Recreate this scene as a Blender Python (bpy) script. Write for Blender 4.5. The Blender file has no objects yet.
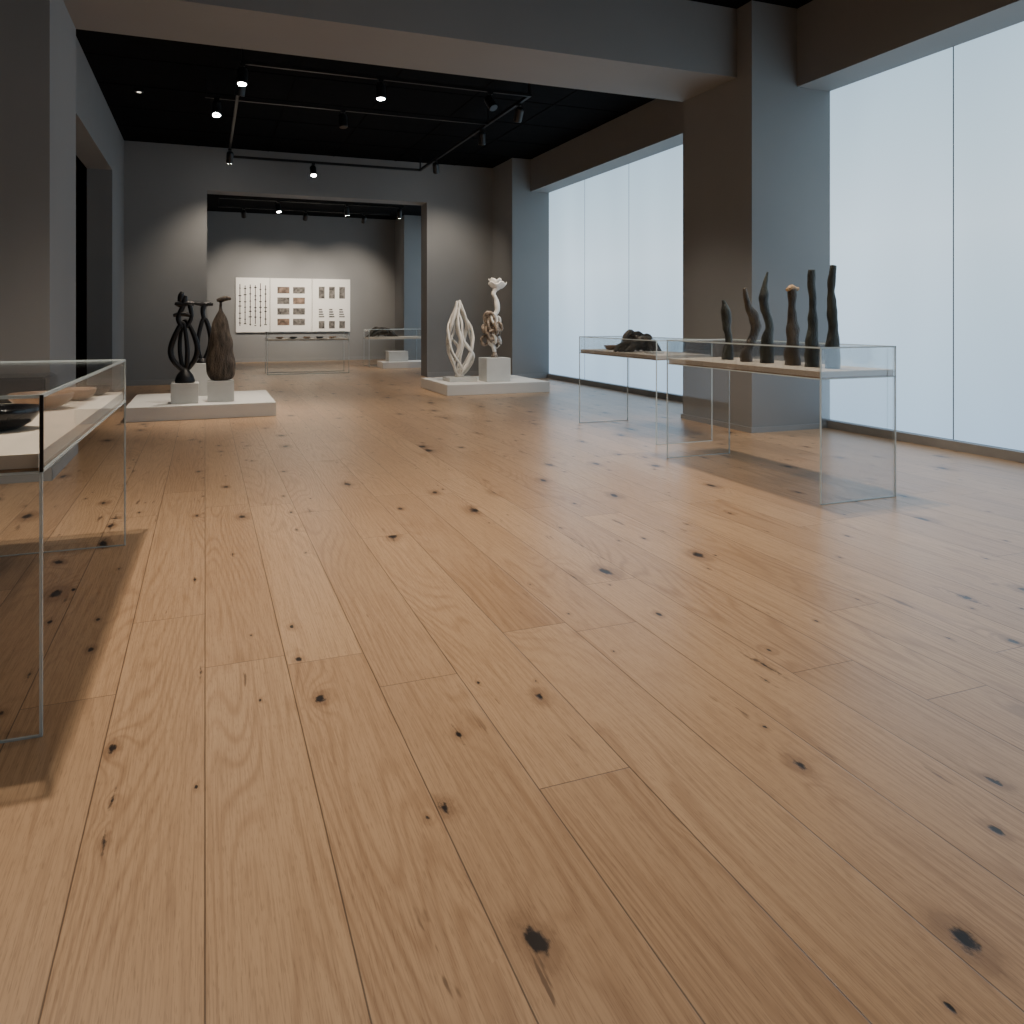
import bpy, bmesh, math, random
from mathutils import Vector, noise as mnoise
random.seed(7)
S=bpy.context.scene
COL=S.collection

# ------------------------------------------------------------ materials
def new_mat(name):
    m=bpy.data.materials.new(name); m.use_nodes=True
    nt=m.node_tree
    return m,nt,nt.nodes['Principled BSDF']
def plain(name,col,rough=.6,metal=0.,var=.06,scale=6.,bump=0.,spec=.5,bscale=None,stretch=None):
    m,nt,b=new_mat(name)
    g=nt.nodes.new('ShaderNodeNewGeometry')
    src=g.outputs['Position']
    if stretch:
        mp=nt.nodes.new('ShaderNodeMapping'); mp.inputs['Scale'].default_value=stretch; nt.links.new(src,mp.inputs[0]); src=mp.outputs[0]
    n=nt.nodes.new('ShaderNodeTexNoise'); n.inputs['Scale'].default_value=scale; n.inputs['Detail'].default_value=4
    nt.links.new(src,n.inputs['Vector'])
    r=nt.nodes.new('ShaderNodeValToRGB')
    r.color_ramp.elements[0].position=.3; r.color_ramp.elements[1].position=.7
    r.color_ramp.elements[0].color=[max(0,c*(1-var)) for c in col]+[1]
    r.color_ramp.elements[1].color=[min(1,c*(1+var)) for c in col]+[1]
    nt.links.new(n.outputs['Fac'],r.inputs['Fac']); nt.links.new(r.outputs['Color'],b.inputs['Base Color'])
    b.inputs['Roughness'].default_value=rough; b.inputs['Metallic'].default_value=metal
    b.inputs['Specular IOR Level'].default_value=spec
    if bump>0:
        n2=nt.nodes.new('ShaderNodeTexNoise'); n2.inputs['Scale'].default_value=bscale or scale*5; n2.inputs['Detail'].default_value=5
        nt.links.new(src,n2.inputs['Vector'])
        bp=nt.nodes.new('ShaderNodeBump'); bp.inputs['Strength'].default_value=bump; bp.inputs['Distance'].default_value=.02
        nt.links.new(n2.outputs['Fac'],bp.inputs['Height']); nt.links.new(bp.outputs['Normal'],b.inputs['Normal'])
    return m
WALL=plain('wall_grey_paint',(.248,.250,.250),.75,var=.03,scale=1.2,bump=.03,bscale=90,spec=.3)
TRIM=plain('trim_grey_paint',(.26,.265,.265),.5,var=.03)
SILL=plain('sill_grey',(.30,.295,.29),.5)
SEAL=plain('window_seam',(.16,.20,.24),.5)
CEIL=plain('ceiling_black',(.0040,.0042,.005),.95,var=.2,spec=.08)
BLACK=plain('track_black',(.008,.008,.009),.4)
PLASTER=plain('plinth_white',(.66,.65,.62),.6,var=.02,scale=3)
PED=plain('pedestal_white',(.54,.54,.52),.6,var=.04,scale=5)
DECK=plain('deck_cream',(.66,.58,.49),.5,var=.03)
DECKW=plain('deck_edge_wood',(.36,.22,.13),.5,var=.15,scale=12)
BRONZE=plain('bronze_black',(.010,.010,.012),.35,metal=.2,var=.3,scale=12,bump=.3)
POD=plain('pod_brown',(.085,.064,.046),.65,var=.7,scale=9,bump=.9,stretch=(3,3,.5))
WHITEC=plain('ceramic_white',(.74,.71,.66),.45,var=.06)
KNOT=plain('root_brown',(.28,.22,.17),.5,var=.75,scale=22,bump=.5)
DRIFT=plain('driftwood_dark',(.045,.038,.028),.5,var=.8,scale=14,bump=.8)
VASE=plain('carved_horn',(.030,.032,.024),.45,var=.8,scale=10,bump=.6,stretch=(2,2,.6))
VASEB=plain('carved_horn_brown',(.060,.045,.030),.45,var=.8,scale=10,bump=.6,stretch=(2,2,.6))
TAN=plain('tan_cap',(.46,.29,.15),.5,var=.3,scale=20)
GLAZE=plain('glaze_black',(.012,.012,.014),.15,var=.4)
CLAY=plain('clay_tan',(.30,.19,.12),.4,var=.3,scale=20)
DARKBOX=plain('lacquer_dark',(.02,.019,.02),.35)
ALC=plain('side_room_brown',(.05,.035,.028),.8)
PAPER=plain('panel_paper',(.88,.87,.83),.7,var=.02,scale=3)
INK=plain('ink_black',(.03,.028,.027),.7,var=.3)
PHOTO=plain('photo_sepia',(.16,.11,.08),.5,var=.8,scale=9)
PHOTO2=plain('photo_grey',(.12,.11,.10),.5,var=.8,scale=12)

def glass_mat(name,tint,k,rough=.02):
    m=bpy.data.materials.new(name); m.use_nodes=True; nt=m.node_tree; nt.nodes.clear()
    o=nt.nodes.new('ShaderNodeOutputMaterial'); t=nt.nodes.new('ShaderNodeBsdfTransparent'); t.inputs['Color'].default_value=(*tint,1)
    g=nt.nodes.new('ShaderNodeBsdfGlossy'); g.inputs['Roughness'].default_value=rough
    f=nt.nodes.new('ShaderNodeFresnel'); f.inputs['IOR'].default_value=1.45
    mm=nt.nodes.new('ShaderNodeMath'); mm.operation='MULTIPLY'; mm.inputs[1].default_value=k
    mx=nt.nodes.new('ShaderNodeMixShader')
    nt.links.new(f.outputs[0],mm.inputs[0]); nt.links.new(mm.outputs[0],mx.inputs[0])
    nt.links.new(t.outputs[0],mx.inputs[1]); nt.links.new(g.outputs[0],mx.inputs[2]); nt.links.new(mx.outputs[0],o.inputs[0])
    return m
GLASS=glass_mat('clear_glass',(.98,.985,.985),.4)
def edge_mat():
    m=bpy.data.materials.new('glass_edge'); m.use_nodes=True; nt=m.node_tree; b=nt.nodes['Principled BSDF']
    b.inputs['Base Color'].default_value=(.70,.80,.82,1); b.inputs['Roughness'].default_value=.12
    t=nt.nodes.new('ShaderNodeBsdfTransparent'); mx=nt.nodes.new('ShaderNodeMixShader'); mx.inputs[0].default_value=.7
    o=nt.nodes['Material Output']
    nt.links.new(t.outputs[0],mx.inputs[1]); nt.links.new(b.outputs[0],mx.inputs[2]); nt.links.new(mx.outputs[0],o.inputs[0])
    return m
EDGE=edge_mat()
def emis(name,col,s):
    m=bpy.data.materials.new(name); m.use_nodes=True; nt=m.node_tree; nt.nodes.clear()
    o=nt.nodes.new('ShaderNodeOutputMaterial'); e=nt.nodes.new('ShaderNodeEmission'); e.inputs[0].default_value=(*col,1); e.inputs[1].default_value=s
    nt.links.new(e.outputs[0],o.inputs[0]); return m,nt,e
LAMP,_,_=emis('lamp_lens',(1,.95,.88),80)
WIN,wnt,we=emis('frosted_window',(.62,.80,1.0),1.0)
g=wnt.nodes.new('ShaderNodeNewGeometry'); sp=wnt.nodes.new('ShaderNodeSeparateXYZ'); wnt.links.new(g.outputs['Position'],sp.inputs[0])
r=wnt.nodes.new('ShaderNodeValToRGB'); mr=wnt.nodes.new('ShaderNodeMapRange'); mr.inputs['From Max'].default_value=4.
wnt.links.new(sp.outputs['Z'],mr.inputs[0]); wnt.links.new(mr.outputs[0],r.inputs[0])
cr=r.color_ramp; cr.elements[0].position=0; cr.elements[0].color=(.44,.63,.84,1); cr.elements[1].position=1; cr.elements[1].color=(.46,.64,.78,1)
e2=cr.elements.new(.55); e2.color=(.67,.85,.98,1)
n=wnt.nodes.new('ShaderNodeTexNoise'); mp=wnt.nodes.new('ShaderNodeMapping'); mp.inputs['Scale'].default_value=(1,1.,.25)
wnt.links.new(g.outputs['Position'],mp.inputs[0]); wnt.links.new(mp.outputs[0],n.inputs['Vector']); n.inputs['Scale'].default_value=.8; n.inputs['Detail'].default_value=1
mr2=wnt.nodes.new('ShaderNodeMapRange'); mr2.inputs['To Min'].default_value=1.15; mr2.inputs['To Max'].default_value=1.65
wnt.links.new(n.outputs['Fac'],mr2.inputs[0]); wnt.links.new(mr2.outputs[0],we.inputs[1]); wnt.links.new(r.outputs[0],we.inputs[0])

# ---- oak floor
def floor_mat():
    m,nt,b=new_mat('oak_planks'); N=nt.nodes; L=nt.links
    def setin(sock,v):
        if isinstance(v,(int,float)): sock.default_value=v
        else: L.new(v,sock)
    def M(op,a,b2=None,c=None,clamp=False):
        n=N.new('ShaderNodeMath'); n.operation=op; n.use_clamp=clamp
        setin(n.inputs[0],a)
        if b2 is not None: setin(n.inputs[1],b2)
        if c is not None: setin(n.inputs[2],c)
        return n.outputs[0]
    def vec(x,y,z=0.):
        n=N.new('ShaderNodeCombineXYZ'); setin(n.inputs[0],x); setin(n.inputs[1],y); setin(n.inputs[2],z); return n.outputs[0]
    def noise(v,scale=1.,detail=2.,rough=.5):
        n=N.new('ShaderNodeTexNoise'); L.new(v,n.inputs['Vector']); n.inputs['Scale'].default_value=scale; n.inputs['Detail'].default_value=detail; n.inputs['Roughness'].default_value=rough
        return n.outputs['Fac']
    def wn(v):
        n=N.new('ShaderNodeTexWhiteNoise'); n.noise_dimensions='3D'; L.new(v,n.inputs['Vector']); return n.outputs['Value'],n.outputs['Color']
    def sstep(v,a,b2,lo=0.,hi=1.):
        n=N.new('ShaderNodeMapRange'); n.interpolation_type='SMOOTHSTEP'; setin(n.inputs[0],v); setin(n.inputs[1],a); setin(n.inputs[2],b2); setin(n.inputs[3],lo); setin(n.inputs[4],hi); return n.outputs[0]
    def mix(f,a,c):
        n=N.new('ShaderNodeMix'); n.data_type='RGBA'; setin(n.inputs[0],f)
        for s,v in ((n.inputs[6],a),(n.inputs[7],c)):
            if isinstance(v,tuple): s.default_value=(*v,1)
            else: L.new(v,s)
        return n.outputs[2]
    geo=N.new('ShaderNodeNewGeometry'); sx=N.new('ShaderNodeSeparateXYZ'); L.new(geo.outputs['Position'],sx.inputs[0])
    x,y=sx.outputs[0],sx.outputs[1]
    W,LEN=.285,2.6
    rf=M('DIVIDE',x,W); row=M('FLOOR',rf); fx=M('FRACT',rf)
    rr,_=wn(vec(row,3.7,1.3))
    yy=M('ADD',M('DIVIDE',y,LEN),M('MULTIPLY',rr,7.31)); col=M('FLOOR',yy); fy=M('FRACT',yy)
    r1,rc=wn(vec(row,col,5.))
    r2,_=wn(vec(row,col,11.))
    dx=M('MULTIPLY',M('MINIMUM',fx,M('SUBTRACT',1.,fx)),W)
    dy=M('MULTIPLY',M('MINIMUM',fy,M('SUBTRACT',1.,fy)),LEN)
    seam=sstep(M('MINIMUM',dx,dy),.0008,.0028,1.,0.)
    def knots(sxx,syy,thr,rmin,rmax,seed,warp,pw=2.):
        wv=noise(vec(M('MULTIPLY',x,9.),M('MULTIPLY',y,6.),seed),1.,2.)
        kx=M('ADD',M('MULTIPLY',x,sxx),M('MULTIPLY',wv,warp)); ky=M('ADD',M('MULTIPLY',y,syy),M('MULTIPLY',r1,3.))
        v=N.new('ShaderNodeTexVoronoi'); v.voronoi_dimensions='2D'; v.inputs['Scale'].default_value=1.
        L.new(vec(kx,ky),v.inputs['Vector'])
        sc=N.new('ShaderNodeSeparateColor'); L.new(v.outputs['Color'],sc.inputs[0])
        ps=N.new('ShaderNodeSeparateXYZ'); L.new(v.outputs['Position'],ps.inputs[0])
        on=M('GREATER_THAN',sc.outputs[0],thr)
        rad=M('ADD',M('MULTIPLY',M('POWER',sc.outputs[1],pw),rmax-rmin),rmin)
        nfine=M('SUBTRACT',noise(vec(M('MULTIPLY',x,75.),M('MULTIPLY',y,34.),seed),1.,4.,.7),.5)
        irr=M('ADD',M('MULTIPLY',nfine,.085),M('MULTIPLY',M('SUBTRACT',noise(vec(M('MULTIPLY',x,18.),M('MULTIPLY',y,10.),seed+3.),1.,2.),.5),.06))
        d=M('ADD',v.outputs['Distance'],irr)
        core=M('MULTIPLY',sstep(d,M('MULTIPLY',rad,.40),rad,1.,0.),on)
        ring=M('MULTIPLY',sstep(M('ABSOLUTE',M('SUBTRACT',d,M('MULTIPLY',rad,1.5))),.0,M('MULTIPLY',rad,.45),1.,0.),on)
        halo=M('MULTIPLY',sstep(d,M('MULTIPLY',rad,.5),M('MULTIPLY',rad,2.9),1.,0.),on)
        halo=M('MULTIPLY',halo,M('ADD',.75,M('MULTIPLY',ring,.25)))
        swirl=M('MULTIPLY',M('EXPONENT',M('MULTIPLY',M('POWER',M('DIVIDE',v.outputs['Distance'],M('MULTIPLY',rad,3.6)),2.),-1.)),on)
        adx=M('ABSOLUTE',M('SUBTRACT',kx,ps.outputs[0])); ady=M('ABSOLUTE',M('SUBTRACT',ky,ps.outputs[1]))
        tail=M('MULTIPLY',sstep(M('ADD',adx,M('MULTIPLY',nfine,.08)),.0,.022,1.,0.),sstep(M('ADD',ady,M('MULTIPLY',nfine,.3)),.02,.22,1.,0.))
        tail=M('MULTIPLY',M('MULTIPLY',tail,on),M('GREATER_THAN',sc.outputs[2],.75))
        return core,halo,swirl,tail
    c1,h1,s1,t1=knots(2.3,1.15,.36,.034,.105,2.,.14,1.7)
    c2,h2,s2,t2=knots(5.3,2.6,.76,.028,.075,9.,.12)
    core=M('MAXIMUM',c1,c2); halo=M('MAXIMUM',h1,M('MULTIPLY',h2,.7)); swirl=M('ADD',s1,M('MULTIPLY',s2,.5))
    idz=M('MULTIPLY',r1,60.)
    low=noise(vec(M('MULTIPLY',x,3.0),M('MULTIPLY',y,.34),idz),1.,1.5,.4)
    jit=noise(vec(M('MULTIPLY',x,30.),M('MULTIPLY',y,2.2),idz),1.,3.,.6)
    phase=M('ADD',M('ADD',M('MULTIPLY',low,28.),M('MULTIPLY',x,22.)),M('ADD',M('MULTIPLY',swirl,2.6),M('MULTIPLY',jit,.28)))
    rings=M('ADD',M('MULTIPLY',M('SINE',M('MULTIPLY',phase,6.283)),.5),.5)
    rings=M('POWER',rings,3.0)
    rmask=sstep(noise(vec(M('MULTIPLY',x,4.),M('MULTIPLY',y,.7),M('ADD',idz,3.)),1.,2.),.38,.62,.2,1.)
    fine=noise(vec(M('MULTIPLY',x,230.),M('MULTIPLY',y,4.),idz),1.,3.,.65)
    fine2=noise(vec(M('MULTIPLY',M('ADD',x,M('MULTIPLY',low,.25)),50.),M('MULTIPLY',y,.8),idz),1.,3.,.6)
    pores=noise(vec(M('MULTIPLY',x,420.),M('MULTIPLY',y,22.),idz),1.,1.,.5)
    blot=noise(vec(M('MULTIPLY',x,2.5),M('MULTIPLY',y,.8),idz),1.,2.)
    cA=mix(r1,(.420,.262,.148),(.520,.335,.192))
    cA=mix(M('MULTIPLY',r2,.35),cA,(.43,.285,.172))
    cA=mix(sstep(blot,.4,.75,0.,.30),cA,(.56,.375,.225))
    cA=mix(M('MULTIPLY',M('MULTIPLY',rings,rmask),.38),cA,(.22,.116,.058))
    cA=mix(sstep(fine,.42,.70,0.,.38),cA,(.18,.095,.048))
    cA=mix(sstep(fine2,.50,.78,0.,.38),cA,(.20,.108,.055))
    cA=mix(sstep(pores,.58,.70,0.,.30),cA,(.12,.063,.032))
    cA=mix(M('MULTIPLY',halo,.66),cA,(.14,.070,.034))
    cr=noise(vec(M('MULTIPLY',M('ADD',x,M('MULTIPLY',low,.3)),22.),M('MULTIPLY',y,2.6),M('ADD',idz,9.)),1.,4.,.6)
    crm=noise(vec(M('MULTIPLY',x,1.9),M('MULTIPLY',y,1.1),4.),1.,1.)
    crack=M('MULTIPLY',sstep(cr,.655,.71,0.,1.),sstep(crm,.50,.60,0.,.8))
    cA=mix(crack,cA,(.10,.054,.030))
    cA=mix(M('MULTIPLY',M('MAXIMUM',t1,t2),.75),cA,(.05,.029,.018))
    cA=mix(core,cA,(.018,.012,.010))
    cA=mix(M('MULTIPLY',seam,.78),cA,(.045,.025,.014))
    L.new(cA,b.inputs['Base Color'])
    ro=M('ADD',M('ADD',.23,M('MULTIPLY',fine,.12)),M('MULTIPLY',blot,.06)); L.new(ro,b.inputs['Roughness'])
    b.inputs['Specular IOR Level'].default_value=.55
    h=M('SUBTRACT',M('SUBTRACT',M('MULTIPLY',fine,.25),M('MULTIPLY',seam,1.)),M('MULTIPLY',core,.5))
    bp=N.new('ShaderNodeBump'); bp.inputs['Strength'].default_value=.25; bp.inputs['Distance'].default_value=.003
    L.new(h,bp.inputs['Height']); L.new(bp.outputs[0],b.inputs['Normal'])
    return m
OAK=floor_mat()

# ------------------------------------------------------------ helpers
def link(o,parent=None):
    COL.objects.link(o)
    if parent is not None:
        o.parent=parent; o.matrix_parent_inverse=parent.matrix_basis.inverted()
    return o
def empty(name,loc=(0,0,0)):
    e=bpy.data.objects.new(name,None); e.location=loc; e.empty_display_size=.2; COL.objects.link(e); return e
def finish(name,bm,mat,parent=None,origin=None,smooth=False):
    me=bpy.data.meshes.new(name)
    bmesh.ops.recalc_face_normals(bm,faces=bm.faces)
    if origin is None:
        xs=[v.co.x for v in bm.verts]; ys=[v.co.y for v in bm.verts]; zs=[v.co.z for v in bm.verts]
        origin=Vector(((min(xs)+max(xs))/2,(min(ys)+max(ys))/2,min(zs)))
    bmesh.ops.translate(bm,verts=bm.verts,vec=-Vector(origin))
    bm.to_mesh(me); bm.free()
    if smooth:
        for p in me.polygons: p.use_smooth=True
    for mm in (mat if isinstance(mat,list) else [mat]): me.materials.append(mm)
    o=bpy.data.objects.new(name,me); o.location=origin
    return link(o,parent)
def add_box(bm,x0,x1,y0,y1,z0,z1,mi=0):
    vs=[bm.verts.new((x,y,z)) for z in (z0,z1) for y in (y0,y1) for x in (x0,x1)]
    for f in ((0,2,3,1),(4,5,7,6),(0,1,5,4),(2,6,7,3),(0,4,6,2),(1,3,7,5)):
        fc=bm.faces.new([vs[i] for i in f]); fc.material_index=mi
def box(name,x0,x1,y0,y1,z0,z1,mat,parent=None,bevel=0.):
    bm=bmesh.new(); add_box(bm,x0,x1,y0,y1,z0,z1)
    if bevel>0: bmesh.ops.bevel(bm,geom=bm.edges[:],offset=bevel,segments=2,affect='EDGES')
    return finish(name,bm,mat,parent)
def boxes(name,lst,mat,parent=None):
    bm=bmesh.new()
    for b in lst: add_box(bm,*b)
    return finish(name,bm,mat,parent)
def crom(pts,n=8,closed=False):
    P=[Vector(p) for p in pts]; out=[]; m=len(P)
    rng=range(m if closed else m-1)
    for i in rng:
        if closed: a,b,c,d=P[(i-1)%m],P[i],P[(i+1)%m],P[(i+2)%m]
        else: a,b,c,d=P[max(i-1,0)],P[i],P[i+1],P[min(i+2,m-1)]
        for k in range(n):
            t=k/n; out.append(.5*((2*b)+(c-a)*t+(2*a-5*b+4*c-d)*t*t+(3*b-a-3*c+d)*t**3))
    if not closed: out.append(P[-1].copy())
    return out
def add_tube(bm,pts,rad,seg=12,n=8,closed=False,flat=1.,rough=0.,mi=0,fdir=None,fs=7.):
    m=len(pts); R=[rad]*m if isinstance(rad,(int,float)) else list(rad)
    P=crom(pts,n,closed)
    RR=[q.x for q in crom([(r,0,0) for r in R],n,closed)]
    cnt=len(P); rings=[]
    up=None
    for i,p in enumerate(P):
        a=P[(i-1)%cnt] if (closed or i>0) else P[i]; b=P[(i+1)%cnt] if (closed or i<cnt-1) else P[i]
        t=(b-a).normalized()
        if up is None:
            up=Vector(fdir) if fdir else (Vector((0,1,0)) if abs(t.y)<.8 else Vector((1,0,0)))
        up=(up-t*up.dot(t)); up=up.normalized() if up.length>1e-5 else Vector((1,0,0))
        sd=t.cross(up); r=max(RR[i],.0008); ring=[]
        for k in range(seg):
            an=2*math.pi*k/seg; off=sd*math.cos(an)*r+up*math.sin(an)*r*flat
            q=p+off
            if rough>0: q=p+off*(1+rough*mnoise.noise(q*fs+Vector((3,1,7)))*2)
            ring.append(bm.verts.new(q))
        rings.append(ring)
    tot=cnt if closed else cnt-1
    for i in range(tot):
        A,B=rings[i],rings[(i+1)%cnt]
        for k in range(seg):
            f=bm.faces.new((A[k],A[(k+1)%seg],B[(k+1)%seg],B[k])); f.material_index=mi
    if not closed:
        bm.faces.new(list(reversed(rings[0]))).material_index=mi; bm.faces.new(rings[-1]).material_index=mi
def add_lathe(bm,c,prof,seg=40,sx=1.,sy=1.,rough=0.,fs=4.,mi=0,cap=True):
    rings=[]
    for r,z in prof:
        ring=[]
        for k in range(seg):
            a=2*math.pi*k/seg; rr=max(r,.0005)
            d=Vector((math.cos(a)*rr*sx,math.sin(a)*rr*sy,0))
            q=Vector(c)+Vector((0,0,z))+d
            if rough>0: q+=d*rough*mnoise.noise(q*fs)*2
            ring.append(bm.verts.new(q))
        rings.append(ring)
    for i in range(len(rings)-1):
        for k in range(seg):
            bm.faces.new((rings[i][k],rings[i][(k+1)%seg],rings[i+1][(k+1)%seg],rings[i+1][k])).material_index=mi
    if cap:
        bm.faces.new(rings[0]).material_index=mi; bm.faces.new(rings[-1]).material_index=mi
def clampz(bm,z):
    for v in bm.verts:
        if v.co.z<z: v.co.z=z

# ------------------------------------------------------------ room shell
XL,XR,YB=-1.42,6.8,16.3
box('floor',-3.6,7.6,-3.2,23.9,-.12,0,OAK)
box('ceiling',-2.8,7.1,-3.0,7.36,4.85,4.95,CEIL)
box('ceiling',-3.5,7.1,8.45,16.3,4.63,4.73,CEIL)
box('ceiling',-1.8,7.1,16.8,23.6,4.30,4.40,CEIL)
g_=[]
for i in range(1,6): g_.append((XL,6.4,8.45+i*1.31-.008,8.45+i*1.31+.008,4.622,4.63))
for i in range(1,6): g_.append((XL+i*1.3-.008,XL+i*1.3+.008,8.45,16.3,4.621,4.63))
boxes('trim_1',g_,CEIL)
box('ceiling_beam',-1.15,5.7,7.36,8.45,4.06,4.95,WALL)
box('wall_front',-2.8,7.1,-3.2,-3.0,0,4.95,WALL)
box('wall_left',-2.8,-2.6,-3.0,7.1,0,4.95,WALL)
box('column',-2.8,-1.15,7.1,8.45,0,4.95,WALL)
boxes('wall_left',[(-1.79,XL,8.45,9.4,0,4.73),(-1.79,XL,14.3,16.3,0,4.73),(-1.79,XL,9.4,14.3,3.72,4.73)],WALL)
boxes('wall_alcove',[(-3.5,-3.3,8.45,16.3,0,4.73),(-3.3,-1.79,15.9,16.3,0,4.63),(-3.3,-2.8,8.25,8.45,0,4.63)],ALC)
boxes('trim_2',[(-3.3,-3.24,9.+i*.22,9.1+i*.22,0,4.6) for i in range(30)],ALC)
boxes('wall_back',[(-1.79,.037,16.3,16.8,0,4.73),(4.47,7.1,16.3,16.8,0,4.73),(.037,4.47,16.3,16.8,3.78,4.73)],WALL)
box('wall_end',-1.8,7.1,23.6,23.8,0,4.5,WALL)
box('wall_left',-1.8,-1.6,16.8,23.6,0,4.5,WALL)
box('column',5.7,7.1,7.1,8.45,0,4.95,WALL)
box('column',5.98,7.1,15.1,16.3,0,4.73,WALL)
box('column',5.45,7.1,22.4,23.6,0,4.4,WALL)
boxes('wall_right',[(6.34,7.1,-3,7.1,3.95,4.95),(6.40,7.1,8.45,15.1,3.95,4.73),(6.40,7.1,16.8,22.4,3.85,4.4)],WALL)
def window(name,ya,yb,z1,splits):
    e=empty(name,(6.83,(ya+yb)/2,0))
    ys=[ya]+splits+[yb]
    for i in range(len(ys)-1):
        box('pane_%d'%(i+1),6.82,6.86,ys[i]+.006,ys[i+1]-.006,.10,z1-.001,WIN,e)
    for i,s in enumerate(splits): box('mullion_%d'%(i+1),6.819,6.88,s-.006,s+.006,.10,z1-.001,SEAL,e)
    box('sill',6.78,6.95,ya+.001,yb-.001,0,.09,SILL,e)
    box('backing',6.90,6.95,ya+.001,yb-.001,.09,z1-.001,SEAL,e)
window('window_1',-2.99,7.1,3.95,[-1.2,.5,2.15,3.8,5.48])
window('window_2',8.45,15.1,3.95,[10.06,11.74,13.42])
window('window_3',16.8,22.4,3.85,[18.6,20.5])
boxes('baseboard_back',[(XL,.037,16.27,16.3,0,.10),(4.47,5.97,16.27,16.3,0,.10)],TRIM)
boxes('baseboard_left',[(XL,XL+.02,14.3,16.27,0,.10),(XL,XL+.02,8.45,9.4,0,.10),(-1.15,-1.13,7.08,8.45,0,.10),(-2.6,-1.13,7.07,7.1,0,.10)],TRIM)
boxes('baseboard_right',[(5.68,5.7,7.08,8.47,0,.06),(5.70,6.77,7.08,7.1,0,.06),(5.96,5.98,15.08,16.27,0,.1),(5.98,6.77,15.08,15.1,0,.1)],TRIM)
box('baseboard_end',-1.6,5.44,23.57,23.6,0,.10,TRIM)

# ------------------------------------------------------------ track lighting
def track_system(z,rails,heads,zc):
    e=empty('track_lighting',(rails[0][0],rails[0][2],z))
    boxes('rails',[(a,b,c,d,z,z+.045) for a,b,c,d in rails],BLACK,e)
    rods=[]
    for a,b,c,d in rails:
        for X,Y in (((a+b)/2,c+.02),((a+b)/2,d-.02)) if d-c>b-a else ((a+.02,(c+d)/2),(b-.02,(c+d)/2)):
            rods.append((X-.008,X+.008,Y-.008,Y+.008,z+.045,zc))
    boxes('drop_rods',rods,BLACK,e)
    for i,(X,Y,tx,ty,tz,W,ang,on) in enumerate(heads):
        d=(Vector((tx,ty,tz))-Vector((X,Y,z-.14))).normalized()
        q=d.to_track_quat('-Z','Y')
        bm=bmesh.new()
        add_lathe(bm,(0,0,-.11),[(.056,0),(.062,.01),(.062,.17),(.052,.20),(.02,.215)],24)
        bmesh.ops.rotate(bm,verts=bm.verts,matrix=q.to_matrix())
        bmesh.ops.translate(bm,verts=bm.verts,vec=(X,Y,z-.14))
        add_box(bm,X-.008,X+.008,Y-.008,Y+.008,z-.12,z)
        add_box(bm,X-.03,X+.03,Y-.03,Y+.03,z-.03,z)
        finish('spot_head_%d'%(i+1),bm,BLACK,e,smooth=False)
        if on:
            bm=bmesh.new(); bmesh.ops.create_circle(bm,cap_ends=True,radius=.052,segments=24)
            bmesh.ops.rotate(bm,verts=bm.verts,matrix=q.to_matrix())
            c=Vector((X,Y,z-.14))+d*.112
            bmesh.ops.translate(bm,verts=bm.verts,vec=c)
            finish('lens_%d'%(i+1),bm,LAMP,e)
        if W>0:
            l=bpy.data.lights.new('spot','SPOT'); l.energy=W; l.color=(1,.86,.70); l.spot_size=math.radians(ang); l.spot_blend=.9; l.shadow_soft_size=.05
            o=bpy.data.objects.new('spot_lamp_%d'%(i+1),l); o.location=Vector((X,Y,z-.14))+d*.13; o.rotation_euler=q.to_euler(); link(o,e)
track_system(4.35,[(.40,4.2,9.88,9.92),(.0,4.2,11.58,11.62),(.40,4.2,15.78,15.82),(.40,.44,9.92,15.78),(4.16,4.2,9.92,15.78)],
 [ (.42,9.9,.2,9.0,0,0,50,True),(.15,11.6,.1,11.2,.9,320,55,False),(.15,11.6,.1,9.9,.4,0,50,True),
   (.42,15.0,.2,16.3,1.8,150,85,True),(.42,10.4,0,11.3,.8,220,55,False),
   (2.1,9.9,2.1,9.3,0,300,105,True),(1.9,11.6,2.0,10.8,0,160,90,False),
   (4.18,10.3,4.4,12.8,1.2,330,50,False),(4.18,11.9,4.6,13.0,1.,240,50,False),
   (4.18,14.6,4.9,16.3,1.8,150,85,True),(2.0,15.8,2.2,14.0,0,260,105,True),(3.6,9.9,4.6,7.7,1.0,280,55,False)],4.63)
track_system(4.02,[(.3,4.6,20.48,20.52),(.3,4.6,18.98,19.02)],
 [(.9,20.5,1.2,23.6,1.7,440,65,True),(2.4,20.5,2.4,23.6,1.7,480,65,True),(3.9,20.5,3.9,23.6,1.7,440,65,True),
  (1.6,19.,2.1,18.5,.8,100,80,True),(3.2,19.,3.6,19.6,.5,120,80,True),(4.5,19.,4.8,20.2,.8,170,70,True)],4.30)
track_system(4.62,[(-1.6,5.6,1.48,1.52),(-1.6,5.6,3.88,3.92),(-1.6,5.6,5.18,5.22)],
 [(-.72,3.9,-.60,3.6,.0,620,122,True),(1.6,1.5,2.1,1.6,0,120,115,True),
  (1.8,3.9,2.4,4.2,0,200,110,True),(4.2,5.2,4.25,5.15,.9,430,100,True),(1.2,5.2,1.3,6.6,0,170,105,True)],4.85)
e=empty('ceiling_downlight',(-.9,12.6,4.6))
bm=bmesh.new(); add_lathe(bm,(-.9,12.6,4.60),[(.06,0),(.06,.02)],24); finish('ring',bm,BLACK,e)
bm=bmesh.new(); add_lathe(bm,(-.9,12.6,4.596),[(.03,0),(.03,.003)],20); finish('lens',bm,emis('dim_lens',(1,.9,.75),2)[0],e)

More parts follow.
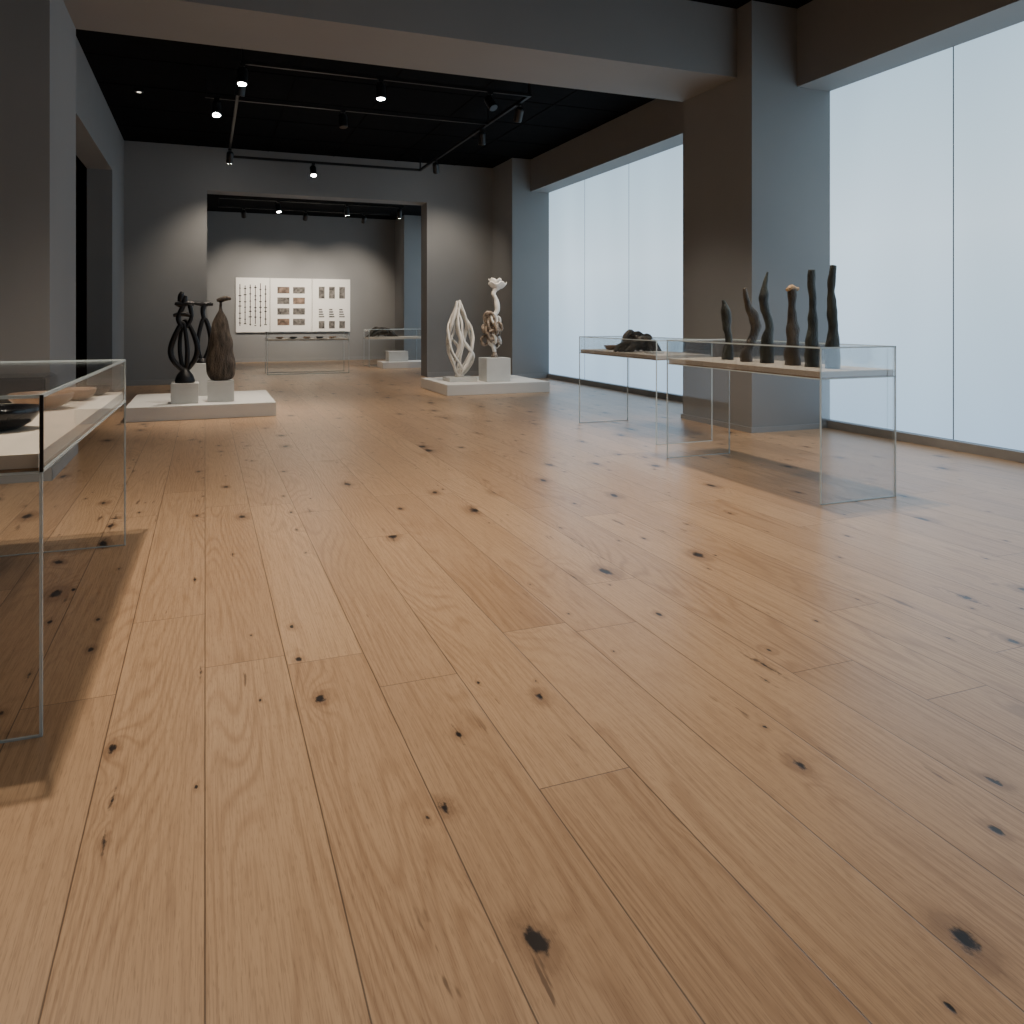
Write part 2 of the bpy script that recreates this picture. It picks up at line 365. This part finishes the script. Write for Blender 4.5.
# ------------------------------------------------------------ plinths / pedestals
box('display_plinth',-.92,.87,10.62,12.45,0,.18,PLASTER,bevel=.006)
box('display_plinth',3.70,5.55,12.25,13.9,0,.18,PLASTER,bevel=.006)
box('pedestal',-.41,-.08,10.86,11.19,.181,.44,PED,bevel=.004)
box('pedestal',.03,.36,10.95,11.28,.181,.45,PED,bevel=.004)
box('pedestal',-.20,.14,11.85,12.19,.181,.64,PED,bevel=.004)
box('pedestal',4.50,4.94,12.55,12.98,.181,.59,PED,bevel=.004)
box('pedestal',3.90,4.40,12.76,13.20,.181,.25,PED,bevel=.004)

X0,Y0=-.245,11.03
bm=bmesh.new()
add_lathe(bm,(X0,Y0,.441),[(.12,0),(.125,.03),(.10,.10),(.055,.16),(.03,.20)],28)
add_tube(bm,[(X0,Y0,.60),(X0-.13,Y0,.72),(X0-.17,Y0+.02,.88),(X0-.10,Y0,1.10),(X0-.02,Y0,1.22),(X0+.02,Y0-.02,1.0),(X0+.03,Y0-.02,.78)],[.03,.036,.038,.034,.026,.028,.03],closed=True)
add_tube(bm,[(X0,Y0+.02,.60),(X0+.12,Y0,.74),(X0+.15,Y0-.02,.92),(X0+.07,Y0,1.16),(X0-.01,Y0+.03,1.24),(X0-.06,Y0+.04,1.0),(X0-.05,Y0+.03,.76)],[.03,.034,.036,.03,.026,.026,.028],closed=True)
add_tube(bm,[(X0-.03,Y0,1.16),(X0-.08,Y0,1.28),(X0-.03,Y0,1.42),(X0,Y0,1.52),(X0+.01,Y0,1.58)],[.03,.032,.034,.034,.02])
add_tube(bm,[(X0+.02,Y0,1.16),(X0+.08,Y0,1.30),(X0+.06,Y0,1.46)],[.026,.028,.03])
add_tube(bm,[(X0-.12,Y0,1.48),(X0-.05,Y0,1.46),(X0+.04,Y0,1.48),(X0+.11,Y0,1.47)],[.022,.036,.036,.024])
add_tube(bm,[(X0-.14,Y0,1.32),(X0-.02,Y0,1.34),(X0+.10,Y0,1.31)],[.022,.032,.022])
add_tube(bm,[(X0-.06,Y0,1.50),(X0-.045,Y0,1.58),(X0-.03,Y0,1.63)],[.03,.038,.022])
finish('bronze_loop_sculpture',bm,BRONZE,smooth=True)
X0,Y0=-.03,12.02
bm=bmesh.new()
add_lathe(bm,(X0,Y0,.641),[(.085,0),(.085,.02),(.04,.07)],24)
add_tube(bm,[(X0,Y0,.68),(X0+.09,Y0,.86),(X0+.10,Y0,1.06),(X0+.02,Y0,1.28),(X0-.05,Y0,1.06),(X0-.06,Y0,.86)],[.026,.034,.036,.03,.03,.026],closed=True)
add_tube(bm,[(X0+.02,Y0,1.26),(X0+.0,Y0,1.38),(X0+.02,Y0,1.48)],[.03,.032,.034])
add_tube(bm,[(X0-.12,Y0,1.50),(X0,Y0,1.485),(X0+.08,Y0,1.49),(X0+.14,Y0,1.48)],[.018,.034,.032,.02])
finish('bronze_figure_sculpture',bm,BRONZE,smooth=True)
X0,Y0=.195,11.11
bm=bmesh.new()
prof=[(.085,0),(.135,.02),(.165,.08),(.182,.18),(.182,.28),(.168,.42),(.142,.58),(.110,.72),(.074,.83),(.044,.90),(.024,.94),(.018,1.0),(.020,1.05)]
P=[(q.x,q.z) for q in crom([(a,0,b) for a,b in prof],4)]
add_lathe(bm,(X0,Y0,.451),P,44,1.,.62,rough=.10,fs=6.)
add_tube(bm,[(X0-.05,Y0,1.52),(X0+.01,Y0,1.535),(X0+.07,Y0,1.55),(X0+.13,Y0,1.545)],[.018,.034,.034,.018])
finish('seed_pod_sculpture',bm,POD,smooth=True)

# white flame-like lattice
X0,Y0,Z0=4.17,12.99,.251
bm=bmesh.new()
H=1.38
rnd=random.Random(21)
def env(t): return .028+.225*math.sin(math.pi*min(1,(t*.97)**.86))**.9*(1-.22*t)
for k in range(10):
    ph=2*math.pi*k/10; sgn=1 if k%2 else -1; tw=rnd.uniform(.6,1.1); wob=rnd.uniform(.15,.45); f=rnd.uniform(1.8,3.4); sc=rnd.uniform(.85,1.10); top=rnd.uniform(.84,1.)
    pts=[];rd=[]
    for i in range(14):
        t=i/13; a=ph+sgn*tw*math.pi*t+wob*math.sin(f*math.pi*t+k)
        rr=env(t)*sc*(1+.10*math.sin(9*t+2*k)); pts.append((X0+math.cos(a)*rr+.030*math.sin(4.5*t)-.02,Y0+math.sin(a)*rr*.75,Z0+t*H*top)); rd.append(.014+.014*math.sin(math.pi*t)*(1+.5*math.sin(7*t+k)))
    add_tube(bm,pts,rd,seg=8,n=5,flat=1.7,rough=.15)
add_lathe(bm,(X0-.02,Y0,Z0),[(.09,0),(.075,.04),(.05,.09),(.03,.15)],20)
clampz(bm,Z0+.001)
finish('white_lattice_sculpture',bm,WHITEC,smooth=True)

# root / flower sculpture
X0,Y0,Z0=4.72,12.77,.591
bm=bmesh.new()
add_lathe(bm,(X0,Y0,Z0),[(.07,0),(.055,.03),(.034,.09),(.03,.16)],20)
add_tube(bm,[(X0,Y0,Z0+.1),(X0-.03,Y0,Z0+.25),(X0-.05,Y0,Z0+.5),(X0-.02,Y0,Z0+.70),(X0+.05,Y0,Z0+.84),(X0+.03,Y0,Z0+1.0),(X0-.01,Y0,Z0+1.12),(X0+.04,Y0,Z0+1.22)],[.03,.045,.05,.05,.045,.04,.04,.06],rough=.25,mi=1)
rnd=random.Random(3)
for k in range(28):
    cz=Z0+rnd.uniform(.22,.72); wz=1-abs((cz-Z0-.46)/.3)*.5
    cx=X0-.04+rnd.uniform(-.17,.15)*wz; cy=Y0+rnd.uniform(-.12,.12)*wz; rr=rnd.uniform(.05,.085); a0=rnd.uniform(0,3.1)
    pts=[]
    for i in range(7):
        a=2*math.pi*i/7
        v=Vector((math.cos(a)*rr,math.sin(a)*.4*rr*rnd.uniform(.4,1.2),math.sin(a)*rr*1.3))
        c,s=math.cos(a0),math.sin(a0); pts.append((cx+v.x*c-v.y*s,cy+v.x*s+v.y*c,cz+v.z))
    add_tube(bm,pts,rnd.uniform(.018,.030),seg=8,n=4,closed=True,rough=.3,mi=1 if k%4==0 else 0)
for (dx,dz,r0,sq) in ((.06,1.20,.17,.6),(.01,1.26,.12,.6)):
    seg=36; rings=[]
    for j in range(6):
        t=j/5; ring=[]
        for k in range(seg):
            a=2*math.pi*k/seg; rr=.03+(r0-.03)*t; z=Z0+dz+.10*t*t+.022*t*math.sin(5*a+dx*30)
            ring.append(bm.verts.new((X0+dx+math.cos(a)*rr,Y0+math.sin(a)*rr*sq,z)))
        rings.append(ring)
    inner=[[bm.verts.new(v.co+Vector((0,0,.016))) for v in ring] for ring in rings]
    for RR in (rings,inner):
        for j in range(5):
            for k in range(seg): bm.faces.new((RR[j][k],RR[j][(k+1)%seg],RR[j+1][(k+1)%seg],RR[j+1][k])).material_index=1
    for k in range(seg): bm.faces.new((rings[5][k],rings[5][(k+1)%seg],inner[5][(k+1)%seg],inner[5][k])).material_index=1
    bm.faces.new(rings[0]); bm.faces.new(inner[0])
finish('root_flower_sculpture',bm,[KNOT,WHITEC],smooth=True)

# ------------------------------------------------------------ glass display cases
def glass_case(x0,x1,y0,y1,ztop,dz0,dz1,dark=False,rot=0.):
    e=empty('glass_display_case',((x0+x1)/2,(y0+y1)/2,0)); t=.010
    box('deck',x0+.012,x1-.012,y0+.012,y1-.012,dz0+.012,dz1,DECK,e)
    box('deck_underside',x0+.012,x1-.012,y0+.012,y1-.012,dz0,dz0+.011,DECKW,e)
    boxes('side_panels',[(x0,x0+t,y0+t+.001,y1-t-.001,dz0-.0,ztop-t),(x1-t,x1,y0+t+.001,y1-t-.001,dz0-.0,ztop-t)],GLASS,e)
    boxes('end_panels',[(x0,x1,y0,y0+t,.0,ztop-t),(x0,x1,y1-t,y1,.0,ztop-t)],GLASS,e)
    box('top_panel',x0,x1,y0,y1,ztop-t+.001,ztop,GLASS,e)
    w=.009; L=[]
    o=.0015
    for X in (x0-o,x1-w+o):
        for Y in (y0-o,y1-w+o): L.append((X,X+w,Y,Y+w,0,ztop))
    for Y in (y0-o,y1-w+o):
        L.append((x0,x1,Y,Y+w,0,.006))
        L.append((x0,x1,Y,Y+w,ztop-w,ztop+o)); L.append((x0,x1,Y,Y+w,dz0-.004,dz0+.003))
    for X in (x0-o,x1-w+o):
        L.append((X,X+w,y0,y1,ztop-w,ztop+o)); L.append((X,X+w,y0,y1,dz0-.004,dz0+.003))
    boxes('edges',L,EDGE,e)
    if dark: boxes('corner_seal',[(x1-.006,x1+.004,y0-.004,y0+.004,dz0,ztop)],BLACK,e)
    e.rotation_euler=(0,0,rot)
    return e
glass_case(3.955,4.65,4.20,6.12,1.09,.87,.92)
glass_case(4.27,4.95,6.80,8.55,1.062,.86,.905)
glass_case(-1.20,-.445,2.78,4.93,1.058,.82,.875,dark=True,rot=math.radians(-1.3))
glass_case(1.30,3.12,18.2,18.9,.96,.76,.80)
glass_case(3.95,5.40,20.05,20.75,.98,.72,.78)

def horn(name,y,top,prof,sway,mat,cap=None,x=4.30):
    bm=bmesh.new(); z0=.921; H=top-z0; n=len(prof)
    pts=[(x+sway[i][0],y+sway[i][1],z0+H*i/(n-1)) for i in range(n)]
    add_tube(bm,pts,[p*1.05 for p in prof],seg=16,n=7,rough=.16,fs=12.,flat=.8,fdir=(0,1,0))
    if cap:
        cx,cy,cz=pts[-1]; add_tube(bm,[(cx-.055,cy,cz-.01),(cx-.02,cy,cz+.008),(cx+.025,cy,cz-.002),(cx+.06,cy,cz+.004)],[.012,.024,.022,.012],seg=12,n=5,rough=.25,fs=20,mi=1)
    clampz(bm,z0)
    finish(name,bm,[mat,TAN],smooth=True)
horn('carved_horn_vase',5.69,1.45,[.055,.046,.034,.030,.040,.044,.036,.012],[(0,0),(.01,0),(.02,0),(.01,0),(-.005,0),(-.01,0),(-.02,0),(-.045,0)],VASE)
horn('carved_horn_vase',5.38,1.545,[.055,.045,.036,.040,.048,.044,.034,.026,.014],[(-.04,0),(-.035,0),(.0,0),(.045,0),(.055,0),(.03,0),(-.015,0),(-.04,0),(-.055,0)],VASEB)
horn('carved_horn_vase',5.17,1.67,[.055,.057,.050,.036,.032,.040,.036,.022,.010],[(.0,0),(.0,0),(.015,0),(.03,0),(.01,0),(-.02,0),(-.03,0),(-.015,0),(.01,0)],VASE)
horn('carved_horn_vase',4.87,1.52,[.066,.062,.054,.048,.040,.034,.032,.036],[(0,0),(.0,0),(.005,0),(.005,0),(.005,0),(0,0),(0,0),(0,0)],VASEB,True)
horn('carved_horn_vase',4.66,1.66,[.062,.056,.048,.038,.030,.028,.032,.026],[(0,0),(.0,0),(.005,0),(.01,0),(.01,0),(.005,0),(0,0),(0,0)],VASE)
horn('carved_horn_vase',4.45,1.68,[.058,.055,.048,.042,.040,.036,.026,.032,.022],[(0,0),(.0,0),(.0,0),(.005,0),(.0,0),(-.005,0),(-.015,0),(-.005,0),(.01,0)],VASE)

def driftwood(name,c,L,H,seed,mat,zb,k=14,zmax=9.):
    rnd=random.Random(seed); bm=bmesh.new(); r0=H*.13
    for i in range(k):
        ln=L*rnd.uniform(.45,.95); ox=rnd.uniform(-.14,.14)*L; oy=rnd.uniform(-.5,.5)*H*.8
        hz=rnd.uniform(.2,.85)*H; m=7; pts=[];rd=[]
        for j in range(m):
            t=j/(m-1)-.5
            arch=(1-abs(2*t)**3)
            rj=r0*(.40+.75*arch)*rnd.uniform(.75,1.25)
            zz=hz*arch*rnd.uniform(.75,1.05)
            pts.append((c[0]+ox+t*ln,c[1]+oy+rnd.uniform(-.12,.12)*H,zb+zz)); rd.append(rj)
        add_tube(bm,pts,rd,seg=10,n=5,rough=.22,fs=16)
    clampz(bm,zb+.002)
    for v in bm.verts:
        if v.co.z>zmax: v.co.z=zmax
    finish(name,bm,mat,smooth=True)
driftwood('driftwood_sculpture',(4.60,7.72),.54,.27,5,DRIFT,.905)
driftwood('driftwood_sculpture',(4.36,20.4),.75,.28,8,DRIFT,.78)
bm=bmesh.new(); add_lathe(bm,(4.55,8.25,.906),[(.04,0),(.07,.02),(.085,.05),(.08,.055),(.06,.03),(.02,.02)],28,1.2,.8,rough=.1); finish('shallow_clay_dish',bm,CLAY,smooth=True)
box('stone_tablet',4.45,4.62,7.2,7.34,.906,.925,PED,bevel=.004)
for i in range(5):
    X=1.6+i*.3
    bm=bmesh.new(); add_lathe(bm,(X,18.55,.801),[(.03,0),(.07,.015),(.075,.04),(.065,.042),(.03,.02)],20,1.2,.7); finish('small_stone_artefact',bm,[CLAY,DARKBOX][i%2],smooth=True)
box('display_plinth',4.15,5.44,19.3,20.0,0,.16,PLASTER,bevel=.005)
box('pedestal',4.35,4.85,19.5,19.9,.161,.42,PED,bevel=.005)
def bowl(name,x,y,zb,R,H,mat,sx=1.):
    bm=bmesh.new()
    add_lathe(bm,(x,y,zb),[(R*.42,0),(R*.5,.004),(R*.78,H*.3),(R*.97,H*.68),(R,H*.96),(R*.97,H),(R*.92,H*.93),(R*.8,H*.5),(R*.5,H*.22),(R*.05,H*.16)],44,sx,1.,rough=.02)
    finish(name,bm,mat,smooth=True)
bowl('glazed_bowl',-.72,3.42,.876,.125,.085,GLAZE,1.1)
bowl('clay_bowl',-.70,4.12,.876,.115,.075,CLAY,1.15)
bowl('clay_bowl',-.60,4.50,.876,.08,.06,CLAY)
bowl('dark_bowl',-.55,4.75,.876,.07,.05,GLAZE)
box('lacquer_box',-1.05,-.74,4.45,4.80,.876,1.0,DARKBOX,bevel=.01)
box('stone_tablet',-1.0,-.70,3.66,3.86,.876,.895,CLAY,bevel=.004)

# ------------------------------------------------------------ wall exhibit panel in the end room
e=empty('wall_exhibit_panel',(2.44,23.56,.86))
segs=[(.824,1.746),(1.764,2.938),(2.956,4.064)]
for i,(a,b) in enumerate(segs): box('board_%d'%(i+1),a,b,23.53,23.598,.86,2.43,PAPER,e)
ink=[];ph=[];ph2=[]
rnd=random.Random(11)
for i in range(6):
    X=.93+i*.14
    ink.append((X-.012,X+.012,23.524,23.5295,1.0+rnd.uniform(0,.1),2.3-rnd.uniform(0,.1)))
    for k in range(7):
        zz=1.08+k*.17+rnd.uniform(-.04,.04); w_=rnd.uniform(.02,.045); ink.append((X-w_,X+w_,23.524,23.5295,zz,zz+.028))
for r_ in range(4):
    for c_ in range(2):
        X=1.96+c_*.44; Z=1.06+r_*.31; (ph if (r_+c_)%3==0 else ph2).append((X,X+.34,23.522,23.5295,Z,Z+.19))
for c_ in range(3):
    X=3.14+c_*.30; ph2.append((X,X+.17,23.522,23.5295,1.85,2.2))
    for k in range(4): ph2.append((X,X+.10+.02*k,23.522,23.5295,1.5-k*.07,1.54-k*.07))
    ph2.append((X,X+.17,23.522,23.5295,.96,1.18))
boxes('calligraphy',ink,INK,e); boxes('photographs_sepia',ph,PHOTO,e); boxes('photographs_grey',ph2,PHOTO2,e)

# ------------------------------------------------------------ world + camera
w=bpy.data.worlds.new('world'); S.world=w; w.use_nodes=True
w.node_tree.nodes['Background'].inputs[0].default_value=(.5,.6,.7,1); w.node_tree.nodes['Background'].inputs[1].default_value=.1
cd=bpy.data.cameras.new('camera'); cam=bpy.data.objects.new('camera',cd); COL.objects.link(cam)
cam.location=(0,0,1.3); cam.rotation_euler=(math.radians(90),0,-math.atan(307/776))
cd.sensor_width=36; cd.lens=776/1024*36; cd.shift_y=-195/1024; cd.clip_end=200
S.camera=cam
